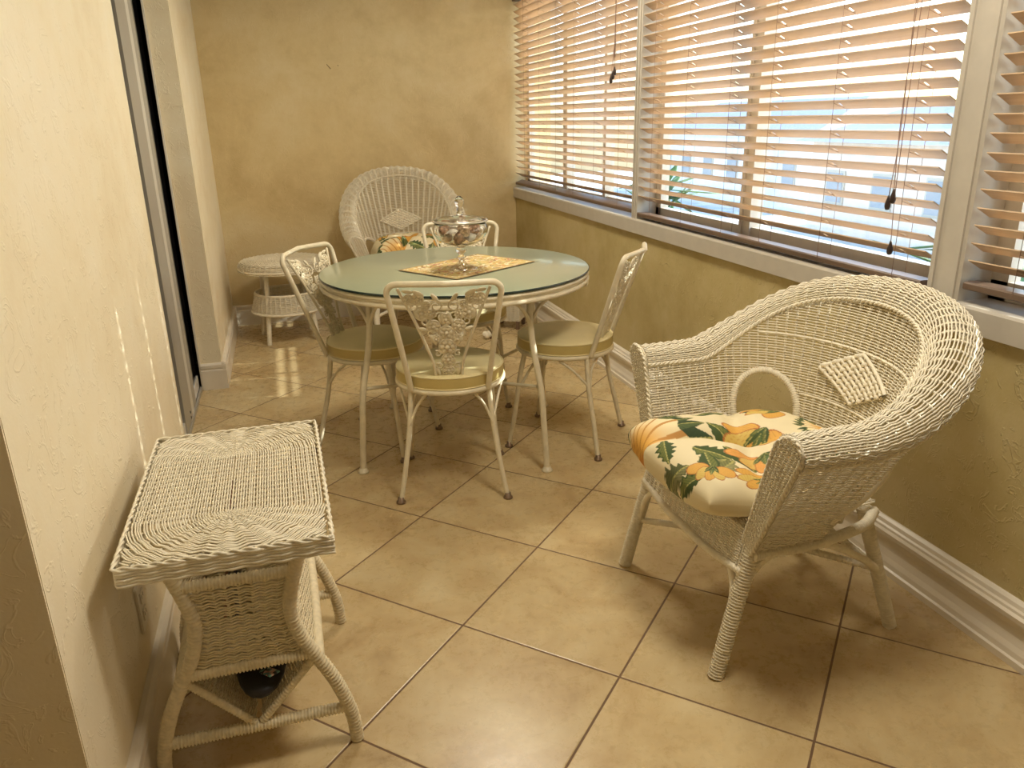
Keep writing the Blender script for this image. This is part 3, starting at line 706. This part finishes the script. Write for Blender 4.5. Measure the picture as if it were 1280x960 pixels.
# ------------------------------------------------------------------ square wicker hamper in back right corner
hm = thing('wicker_hamper', 'small white ribbed wicker hamper on dark feet beyond the dining chairs', 'hamper', (.715, 2.74, 0), -.55)
m = MB(); hs = .085
def Hm(u, z):
    u = np.asarray(u, float) % 1; s = u*8*hs; a = 2*hs
    x = np.where(s < a, hs, np.where(s < 2*a, hs-(s-a), np.where(s < 3*a, -hs, -hs+(s-3*a)))); y = np.where(s < a, -hs+s, np.where(s < 2*a, hs, np.where(s < 3*a, hs-(s-2*a), -hs)))
    return V3(x, y, z+0*x)
weave(m, Hm, 0, 1, 24, .06, .40, 54, rw=.0028, rs=.0045, amp=.0065, closed=True); m.build('body', M_wick, hm)
MB().box((-.078, -.078, .055), (.078, .078, .39)).build('liner', M_wick2, hm, smooth=False, bevel=.004)
MB().box((-.095, -.095, .40), (.095, .095, .425)).build('lid', M_wick, hm, smooth=False, bevel=.006)
for a in (-1, 1):
    for b_ in (-1, 1): MB().box((a*.075-.012, b_*.075-.012, 0), (a*.075+.012, b_*.075+.012, .06)).build('foot', M_foot, hm, smooth=False, bevel=.003)
sh = thing('ornament', 'small white shell ornament with dark red base on the floor behind the front chair', 'ornament', (.51, 2.48, 0))
MB().lathe([(0, 0), (.03, 0), (.032, .012), (.026, .022), (0, .024)], 16, (.03, 0, 0)).build('base', simple('ornament_red', (.12, .02, .02), .4), sh)
m = MB(); [m.ell((-.015+.018*math.cos(i), .012*math.sin(i*2), .03+.012*math.sin(i*3)), (.022, .016, .02)) for i in range(5)]; m.build('shell', M_wick, sh)

# ------------------------------------------------------------------ dining chairs
def make_dining(label):
    t = thing('dining_chair', label, 'dining chair')
    zr = .412; RR = .196
    def yb(z): return -.150-(z-.41)*.33
    P = np.array([(RR*math.cos(a), RR*math.sin(a), zr) for a in np.linspace(0, 2*PI, 61)[:-1]])
    m = MB().tubes(P, .0095, sides=8, closed=True); m.tubes(P*[.97, .97, 1]+[0, 0, -.004], .006, sides=6, closed=True)
    m.lathe([(0, zr+.003), (RR, zr+.003), (RR, zr+.007), (0, zr+.007)], 40); m.build('seat_ring', M_iron, t)
    cus = MB().lathe([(0, .421), (.190, .421), (.1975, .425), (.1985, .445), (.197, .464), (.193, .468), (.185, .4715), (.12, .478), (.05, .480), (0, .480)], 56)
    co = cus.build('seat_cushion', M_vinyl, t)
    pp = MB()
    for r, z in ((.197, .466), (.1985, .425)):
        Q = np.array([(r*math.cos(a), r*math.sin(a), z) for a in np.linspace(0, 2*PI, 73)[:-1]]); pp.tubes(Q, .0028, sides=6, closed=True)
    pp.build('piping', M_vinyl, co)
    MB().lathe([(.1988, .4275), (.1995, .445), (.1985, .4625)], 56).build('side_band', M_vinyl_shade, co)  # darker sleeve paints the shade on the cushion side
    for s_ in (-1, 1):
        for pts in ([(s_*.145, .125, zr), (s_*.158, .145, .30), (s_*.166, .165, .15), (s_*.185, .188, .0)], [(s_*.138, -.135, zr), (s_*.150, -.150, .28), (s_*.170, -.178, .14), (s_*.195, -.205, .0)]):
            m = MB(); P = bez(pts, 30); m.tubes(P, np.linspace(.0105, .0095, len(P)), sides=8); lg = m.build('leg', M_iron, t)
            MB().lathe([(0, 0), (.0165, 0), (.0175, .004), (.0165, .008), (.011, .011), (.011, .022), (0, .022)], 14, (pts[-1][0], pts[-1][1], 0)).build('foot_cap', M_foot, lg)
        for pts in ([(s_*.155, .14, .27), (s_*.12, .10, .35), (s_*.07, .045, .400)], [(s_*.150, -.152, .29), (s_*.172, -.09, .36), (s_*.19, -.035, .405)], [(s_*.150, -.155, .28), (s_*.12, -.150, .35), (s_*.085, -.165, .402)]):
            MB().tubes(bez(pts, 16), .0055, sides=6).build('leg_brace', M_iron, t)
    ztop = .822
    # back frame : posts and top rail with rounded corners
    pts = []
    for a in np.linspace(0, 1, 8): z = zr+(ztop-.035-zr)*a; pts.append((-(.136+.05*a**1.1), yb(z), z))
    for a in np.linspace(.15, 1, 5): an = PI-a*PI/2; pts.append((-.152+.035*math.cos(an), yb(ztop-.033+.033*math.sin(an)), ztop-.035+.035*math.sin(an)))
    full = pts+[(0, yb(ztop)-.020, ztop+.003)]+[(-x, y, z) for x, y, z in pts[::-1]]
    F = np.array(full); F[:, 1] -= .018*np.clip(1-(F[:, 0]/.17)**2, 0, 1)*smooth(.79, .82, F[:, 2])
    m = MB(); m.tubes(resamp(F, .008), .0105, sides=8); m.build('back_frame', M_iron, t)
    for s_ in (-1, 1):
        MB().tubes(bez([(s_*.150, yb(.80), .805), (s_*.105, yb(.68), .69), (s_*.058, yb(.55), .55), (s_*.046, yb(.48), .48), (s_*.046, yb(.41), zr)], 36), .0055, sides=6).build('back_spindle', M_iron, t)
    # cast flower panel
    m = MB(); n2 = np.array([0, -.95, -.31]); n2 /= np.linalg.norm(n2)
    def at(a, z, off=0): return np.array((a, yb(z), z))+n2*off
    Rm = np.array([(1, 0, 0), (0, n2[1], -n2[2]), (0, n2[2], n2[1])]).T
    ax = np.stack([np.array([1., 0, 0]), np.cross(n2, [1., 0, 0]), n2], 1)
    def ros(a, z, r):
        for off in (1,):
            for k in range(6):
                q = k*PI/3+a*20; m.ell(at(a+r*.62*math.cos(q), z+r*.62*math.sin(q)), (r*.42, r*.42, .0045), 8, 5, ax)
            m.ell(at(a, z), (r*.34, r*.34, .009), 8, 6, ax)
            th = np.linspace(0, 2*PI, 17)[:-1]; m.tubes(np.array([at(a+r*1.02*math.cos(x), z+r*1.02*math.sin(x)) for x in th]), .0032, sides=5, closed=True)
    def scroll(a, z, r, a0, turns, dirn):
        th = np.linspace(0, turns*2*PI, 22); m.tubes(np.array([at(a+r*(1-.8*x/(turns*2*PI))*math.cos(a0+dirn*x), z+r*(1-.8*x/(turns*2*PI))*math.sin(a0+dirn*x)) for x in th]), .0035, sides=5)
    def lf(a, z, an, L, W):
        c, s = math.cos(an), math.sin(an); Rl = ax@np.array([(c, -s, 0), (s, c, 0), (0, 0, 1)]); m.ell(at(a+L*.5*c, z+L*.5*s), (L*.5, W, .005), 8, 6, Rl)
    for a, z, r in ((0, .640, .024), (0, .585, .028), (0, .535, .022), (0, .492, .020), (0, .455, .016), (0, .690, .020)): ros(a, z, r)
    for s_ in (-1, 1):
        for a, z, r in ((.042, .665, .022), (.078, .715, .024), (.050, .712, .016), (.116, .765, .018), (.088, .768, .018), (.036, .617, .015), (.062, .745, .013)): ros(s_*a, z, r)
        for a, z, r, a0, tn in ((.03, .74, .024, 1, 1.3), (.068, .685, .02, 2, 1.2), (.105, .738, .02, 0, 1.3), (.05, .64, .018, 3, 1.2), (.034, .56, .013, 1, 1.1), (.033, .51, .013, 1, 1.1)): scroll(s_*a, z, r, a0 if s_ > 0 else PI-a0, tn, s_)
        for a, z, an, L, W in ((.02, .755, .9, .04, .008), (.065, .775, .5, .045, .009), (.1, .79, .2, .04, .007), (.035, .59, 1.2, .05, .008), (.03, .47, 1.3, .04, .007), (.06, .65, .3, .035, .007), (.02, .67, 1.8, .05, .008), (.085, .69, 1.2, .04, .007)): lf(s_*a, z, an if s_ > 0 else PI-an, L, W)
    # oval medallion at foot of panel
    m.ell(at(0, .422), (.019, .028, .007), 14, 8, ax)
    for k in range(10): q = k*PI/5; m.ell(at(.014*math.cos(q), .422+.021*math.sin(q), .004), (.006, .006, .006), 6, 5, ax)
    m.ell(at(0, .422, .006), (.007, .010, .006), 8, 6, ax)
    m.build('flower_panel', M_iron, t)
    return t
g = 'metal chairs around the glass table'
dc = make_dining('cream iron dining chair in front of the table, its flowered back toward us')
dc.location = (-.137, .605, 0); dc.rotation_euler = (0, 0, math.radians(-13)); dc['group'] = g
dup(dc, (-.358, 1.06, 0), math.radians(-124), 'cream iron dining chair on the left side of the table, seen from the side', g)
dup(dc, (.405, .842, 0), math.radians(52), 'cream iron dining chair on the right side of the table nearest the window wall', g)
dup(dc, (.13, 1.49, 0), math.radians(169), 'cream iron dining chair behind the table, only its back top showing', g)

# ------------------------------------------------------------------ dining table
TC = (-.018, .99)
tb_ = thing('dining_table', 'round cream iron table with a frosted green glass top', 'dining table', (TC[0], TC[1], 0), math.radians(-17.8))
RT = .545
MB().lathe([(0, .738), (RT, .738), (RT, .7385), (RT-.001, .7385)], 96).lathe([(RT-.002, .7462), (RT-.004, .747), (0, .747)], 96).build('glass_top', M_top, tb_)
MB().lathe([(RT-.002, .738), (RT+.001, .739), (RT+.001, .7455), (RT-.002, .7465)], 96).build('glass_edge', M_edge, tb_)
m = MB(); m.lathe([(RT-.016, .7365), (RT-.010, .7365), (RT-.010, .700), (RT-.016, .700)], 96)
for r, z, q in ((RT-.008, .728, .008), (RT-.008, .703, .009)):
    P = np.array([(r*math.cos(a), r*math.sin(a), z) for a in np.linspace(0, 2*PI, 97)[:-1]]); m.tubes(P, q, sides=8, closed=True)
m.build('apron_ring', M_iron, tb_)
for k in range(4):
    a = math.radians(45+90*k); ca, sa = math.cos(a), math.sin(a); tx, ty = -sa, ca
    m = MB(); P = bez([(.43*ca, .43*sa, .70), (.43*ca, .43*sa, .60), (.448*ca, .448*sa, .48), (.485*ca, .485*sa, .33), (.50*ca, .50*sa, .18), (.515*ca, .515*sa, .0)], 50)
    m.tubes(P, .0125, sides=10); lg = m.build('leg', M_iron, tb_)
    MB().lathe([(0, 0), (.021, 0), (.022, .005), (.018, .009), (.0135, .02), (0, .02)], 16, (.515*ca, .515*sa, 0)).build('foot_cap', M_iron, lg)
    m = MB()
    for s_ in (-1, 1):
        m.tubes(bez([(.432*ca, .432*sa, .585), (.44*ca+s_*.05*tx, .44*sa+s_*.05*ty, .65), (.46*ca+s_*.12*tx, .46*sa+s_*.12*ty, .69), (.47*ca+s_*.21*tx, .47*sa+s_*.21*ty, .697)], 24), .0075, sides=8)
    m.build('leg_bracket', M_iron, tb_)
    # scroll ornament midway
    a2 = math.radians(90*k+2); c2, s2 = math.cos(a2), math.sin(a2)
    m = MB(); th = np.linspace(0, 2.4*PI, 26)
    for s_ in (-1, 1):
        rr = .020*(1-.7*th/th[-1]); m.tubes(np.stack([(RT-.01)*c2-s2*s_*(.022+rr*np.cos(th)), (RT-.01)*s2+c2*s_*(.022+rr*np.cos(th)), .672+rr*np.sin(th)], -1), .004, sides=6)
    m.ell(((RT-.01)*c2, (RT-.01)*s2, .675), (.012, .012, .02)); m.build('scroll_ornament', M_iron, tb_)
m = MB()
for k in range(2):
    a = math.radians(45+90*k); ca, sa = math.cos(a), math.sin(a)
    m.tubes(bez([(-.468*ca, -.468*sa, .34), (-.2*ca, -.2*sa, .30), (0, 0, .29+.012*k), (.2*ca, .2*sa, .30), (.468*ca, .468*sa, .34)], 40), .007, sides=8)
m.build('cross_brace', M_iron, tb_)
# placemat
n = 160; gu = np.linspace(-1, 1, n); U, V = np.meshgrid(gu, gu, indexing='ij')
nz = rng.random((14, 400)); pat = np.zeros(U.shape)
C = np.zeros(U.shape+(3,))+np.array((.62, .47, .19))
for i in range(420):
    cx, cy, an, L, W_ = rng.uniform(-1, 1), rng.uniform(-1, 1), rng.uniform(0, PI), rng.uniform(.03, .14), rng.uniform(.012, .028)
    dx, dy = U-cx, (V-cy); a_ = dx*math.cos(an)+dy*math.sin(an); b2 = -dx*math.sin(an)+dy*math.cos(an)+.3*a_*a_/L
    mk = ((np.abs(a_) < L) & (np.abs(b2) < W_))
    C[mk] = [(.82, .72, .50), (.30, .17, .07), (.62, .38, .12), (.80, .70, .46), (.52, .24, .15), (.42, .36, .14)][int(rng.integers(0, 6))]
bd = (np.abs(U) > .96) | (np.abs(V) > .95); C[bd] = (.35, .25, .12)
m = MB(); z_ = .0028+.0008*rng.random(U.shape); m.grid(np.stack([U*.235, V*.165, z_], -1)); m.grid(np.stack([U*.235, V*.165, z_*0+.0002], -1)[:, ::-1])
for (sx, sy) in ((1, 0), (-1, 0), (0, 1), (0, -1)): pass
pm = m.build('placemat', M_mat, col=np.concatenate([C.reshape(-1, 3), C[:, ::-1].reshape(-1, 3)]))
pm.location = (.035, .985, .7475); pm.rotation_euler = (0, 0, math.radians(33))
tag(pm, 'gold and brown tapestry placemat lying askew on the glass table', 'placemat')
# glass jar
JX, JY, JZ = -.005, .925, .7515
jar = thing('glass_compote', 'footed clear glass jar of seashells with a finial lid on the placemat', 'jar', (JX, JY, JZ))
out = [(0, .012), (.045, .008), (.062, .0), (.065, .0), (.066, .004), (.05, .011), (.022, .022), (.012, .032), (.011, .040), (.018, .046), (.011, .052), (.010, .060), (.020, .068), (.022, .076), (.014, .084), (.02, .090), (.06, .102), (.092, .120), (.108, .142), (.110, .158), (.104, .176), (.098, .186)]
inn = [(.094, .186), (.100, .175), (.105, .157), (.103, .143), (.088, .123), (.058, .107), (.02, .097), (0, .095)]
MB().lathe(out[7:]+inn+[], 48).build('bowl', M_glass, jar)
m_, nt_, b_ = mat('thin_foot_glass'); o_ = nt_.nodes['Material Output']
mx_ = nd(nt_, 'MixShader', {0: .42, 1: nd(nt_, 'BsdfTransparent', {'Color': c4((.96, .94, .9))}).outputs[0], 2: nd(nt_, 'BsdfGlossy', {'Color': c4((1, .97, .9)), 'Roughness': .12}).outputs[0]})
nt_.links.new(mx_.outputs[0], o_.inputs[0])
MB().lathe([(.064, .0), (.066, .003), (.05, .009), (.022, .021), (.012, .032), (.0115, .0355)], 48).build('foot', m_, jar)
lid = MB().lathe([(.103, .187), (.108, .189), (.108, .195), (.100, .199), (.060, .206), (.014, .210), (.010, .216), (.013, .221), (.008, .226), (.014, .233), (.009, .240), (.017, .252), (.019, .264), (.014, .276), (.005, .284), (0, .285)]+[(0, .206), (.06, .201), (.098, .194), (.098, .188)], 40).build('lid', M_glass, jar)
P = np.array([(.1065*math.cos(a), .1065*math.sin(a), .190) for a in np.linspace(0, 2*PI, 49)[:-1]]); MB().tubes(P, .004, sides=6, closed=True).build('lid_rim', simple('silver_rim', (.75, .70, .62), .25, .6), lid)
shm = [simple('shell_tan', (.68, .48, .30), .5, var=.4, scale=60), simple('shell_white', (.80, .74, .66), .45, var=.15, scale=80), simple('shell_brown', (.52, .30, .17), .5, var=.5, scale=90)]
kinds = []
m = MB()
for i in range(9):
    t_ = i/9; q = t_*2.2*2*PI; r = .017*(1-t_*.75); m.ell((r*.5*math.cos(q), r*.5*math.sin(q), -.012+t_*.032), (r, r, r*.8), 12, 8)
kinds.append(m)
m = MB(); th = np.linspace(0, 2*PI, 40)[:-1]; 
pf = [(0, -.016), (.014, -.013), (.022, -.004), (.0235, .003), (.018, .011), (.008, .015), (0, .0155)]
V_ = np.array([[(r*(1+.09*math.cos(13*a))*math.cos(a), r*(1+.09*math.cos(13*a))*math.sin(a), z) for a in th] for r, z in pf]); V_ = np.concatenate([V_, V_[:, :1]], 1); m.grid(V_); kinds.append(m)
m = MB(); V_ = np.array([[(.026*s*math.cos(a)*(1+.05*math.cos(22*a)), .022*s*math.sin(a)*(1+.05*math.cos(22*a)), .012*(1-s*s)) for a in th] for s in np.linspace(0.02, 1, 8)]); V_ = np.concatenate([V_, V_[:, :1]], 1); m.grid(V_); m.grid(V_[::-1]*[1, 1, .7]); kinds.append(m)
protos = []
for i in range(3):
    protos.append(kinds[i].build('seashell', shm[(0, 2, 1)[i]]))
gl = ['knobbly tan spiral seashell inside the glass jar', 'ribbed brown urchin shell inside the glass jar', 'pale fan seashell inside the glass jar']
spots = [(-.06, -.02, .132), (-.02, -.06, .130), (.03, -.055, .134), (.062, -.015, .133), (0, 0, .118), (-.03, .05, .132), (.045, .04, .130), (-.068, .012, .150), (-.045, -.052, .152), (.005, -.07, .155), (.05, -.048, .156), (.072, .01, .153), (0, -.02, .152), (.02, .06, .150), (-.03, .02, .156)]
for i, (x, y, z) in enumerate(spots):
    k = i % 3; o = protos[k] if i < 3 else protos[k].copy()
    if i >= 3: COL.objects.link(o)
    o.location = (JX+x*.93, JY+y*.93, JZ+z); o.rotation_euler = (rng.uniform(-1, 1), rng.uniform(-1, 1), rng.uniform(0, 6)); o.scale = (1.0,)*3
    tag(o, gl[k], 'seashell', ['spiral shells in the jar', 'urchin shells in the jar', 'fan shells in the jar'][k])

# ------------------------------------------------------------------ small wall things
ol = thing('wall_outlet', 'cream outlet plate low on the left wall beside the wicker table', 'outlet', (XL, -.40, .285))
MB().box((0, -.036, -.058), (.006, .036, .058)).build('plate', M_plate, ol, smooth=False, bevel=.002)
for z in (-.022, .022):
    so_ = MB().box((.006, -.016, z-.014), (.0085, .016, z+.014)).build('socket', M_plate, ol, smooth=False, bevel=.001)
    MB().box((.0085, -.008, z-.004), (.0088, -.006, z+.006)).box((.0085, .006, z-.004), (.0088, .008, z+.006)).build('slot', M_black, so_, smooth=False)
def nail(y2, L, lb):
    m = MB().tubes(np.array([(0, .002, .0), (.0+L*.8, -.004, -L)]), .0022, sides=6); o = m.build('nail', M_foot); o.location = y2; tag(o, lb, 'nail')
nail((-.285, YB, 1.675), .03, 'bent dark nail sticking out of the back wall'); nail((-.215, YB, 1.668), .006, 'short nail stub in the back wall right of the bent one')
# unseen lamps added at the ceiling as interior fill (above the frame)
def fill_lamp(x, y, lb, e):
    t = thing('added_ceiling_fill', lb, 'added fill light', (x, y, H))
    MB().lathe([(0, -.0), (.27, 0), (.27, -.02), (0, -.02)], 40).build('fill_base', M_alu_l, t)
    l = bpy.data.lights.new('fill_light', 'AREA'); l.shape = 'DISK'; l.size = .5; l.energy = e; l.color = (1, .91, .74)
    o = bpy.data.objects.new('fill_light', l); COL.objects.link(o); o.parent = t; o.location = (0, 0, -.03)
fill_lamp(.2, 1.25, 'added fill light, unseen, at the ceiling over the dining table', FILL_LAMP*1.35)
fill_lamp(.32, -.86, 'added fill light, unseen, at the ceiling over the near end of the room', FILL_LAMP*1.35)

# ------------------------------------------------------------------ outdoors
struct(MB().box((1.3, -30, -3.05), (60, 60, -3)).build('ground', M_ground, smooth=False))
def house(name, x0, y0, x1, y1, z1, m, label, roof=1.6):
    t = thing(name, label, 'building', ((x0+x1)/2, (y0+y1)/2, -3))
    loc = np.array(((x0+x1)/2, (y0+y1)/2, -3))
    bm_ = MB().box((x0, y0, -3), (x1, y1, z1)); o = bm_.build('wall', m, t, smooth=False, loc=loc); o.location = (0, 0, 0)
    e = .5; xm = (x0+x1)/2; v = [(x0-e, y0-e, z1), (x1+e, y0-e, z1), (x1+e, y1+e, z1), (x0-e, y1+e, z1), (xm, y0+1.5, z1+roof), (xm, y1-1.5, z1+roof)]
    r = MB().add(v, [(0, 1, 4), (1, 2, 5, 4), (2, 3, 5), (3, 0, 4, 5), (3, 2, 1, 0)]); o = r.build('roof', M_roof, t, smooth=False, loc=loc); o.location = (0, 0, 0)
    yy = y0+1.0
    while yy < y1-1.2:
        for zb in (-1.9, .2):
            if zb+1.2 > z1: continue
            f = MB().box((x0-.06, yy, zb), (x0-.01, yy+1.0, zb+1.2)); o = f.build('window', M_trim_w, t, smooth=False, loc=loc); o.location = (0, 0, 0)
            g_ = MB().box((x0-.08, yy+.08, zb+.08), (x0-.062, yy+.92, zb+1.12)); g_.build('pane', M_nglass, o, smooth=False, loc=loc).location = (0, 0, 0)
        yy += 2.4
    return t
house('neighbour_house', 19, 9, 26, 24, .3, M_peach, 'peach neighbour house seen through the far blind', 1.3)
house('neighbour_house', 15, -8, 21, 7.5, .9, M_stucco, 'white neighbour house seen through the middle blind', 1.4)
house('neighbour_house', 22, 28, 30, 44, .4, M_stucco, 'distant pale house seen at the far end of the far blind', 1.6)
def bush(name, x, y, z0, h, r, label, n=130):
    t = thing(name, label, 'plant', (x, y, z0)); m = MB()
    for i in range(n):
        a, q = rng.uniform(0, 2*PI), rng.random()**.5*r; zz = h*(.25+.75*rng.random()); tilt_ = rng.uniform(-.9, .9)
        c, s = math.cos(a), math.sin(a); L = rng.uniform(.25, .5)
        Rl = np.array([(c, -s, 0), (s, c, 0), (0, 0, 1)])@np.array([(math.cos(tilt_), 0, math.sin(tilt_)), (0, 1, 0), (-math.sin(tilt_), 0, math.cos(tilt_))])
        m.ell((q*c, q*s, zz), (L, .07, .012), 6, 5, Rl)
    m.build('foliage', M_leaf, t)
    MB().tubes(np.array([(0, 0, 0), (.05, 0, h*.8)]), .07, sides=8).build('stem', M_foot, t)
bush('shrub', 5.0, 8.9, -3, 3.4, .5, 'green shrub outside low behind the middle blind')
bush('shrub', 4.6, 2.6, -3, 3.3, .6, 'leafy palm outside behind the right blind', 160)
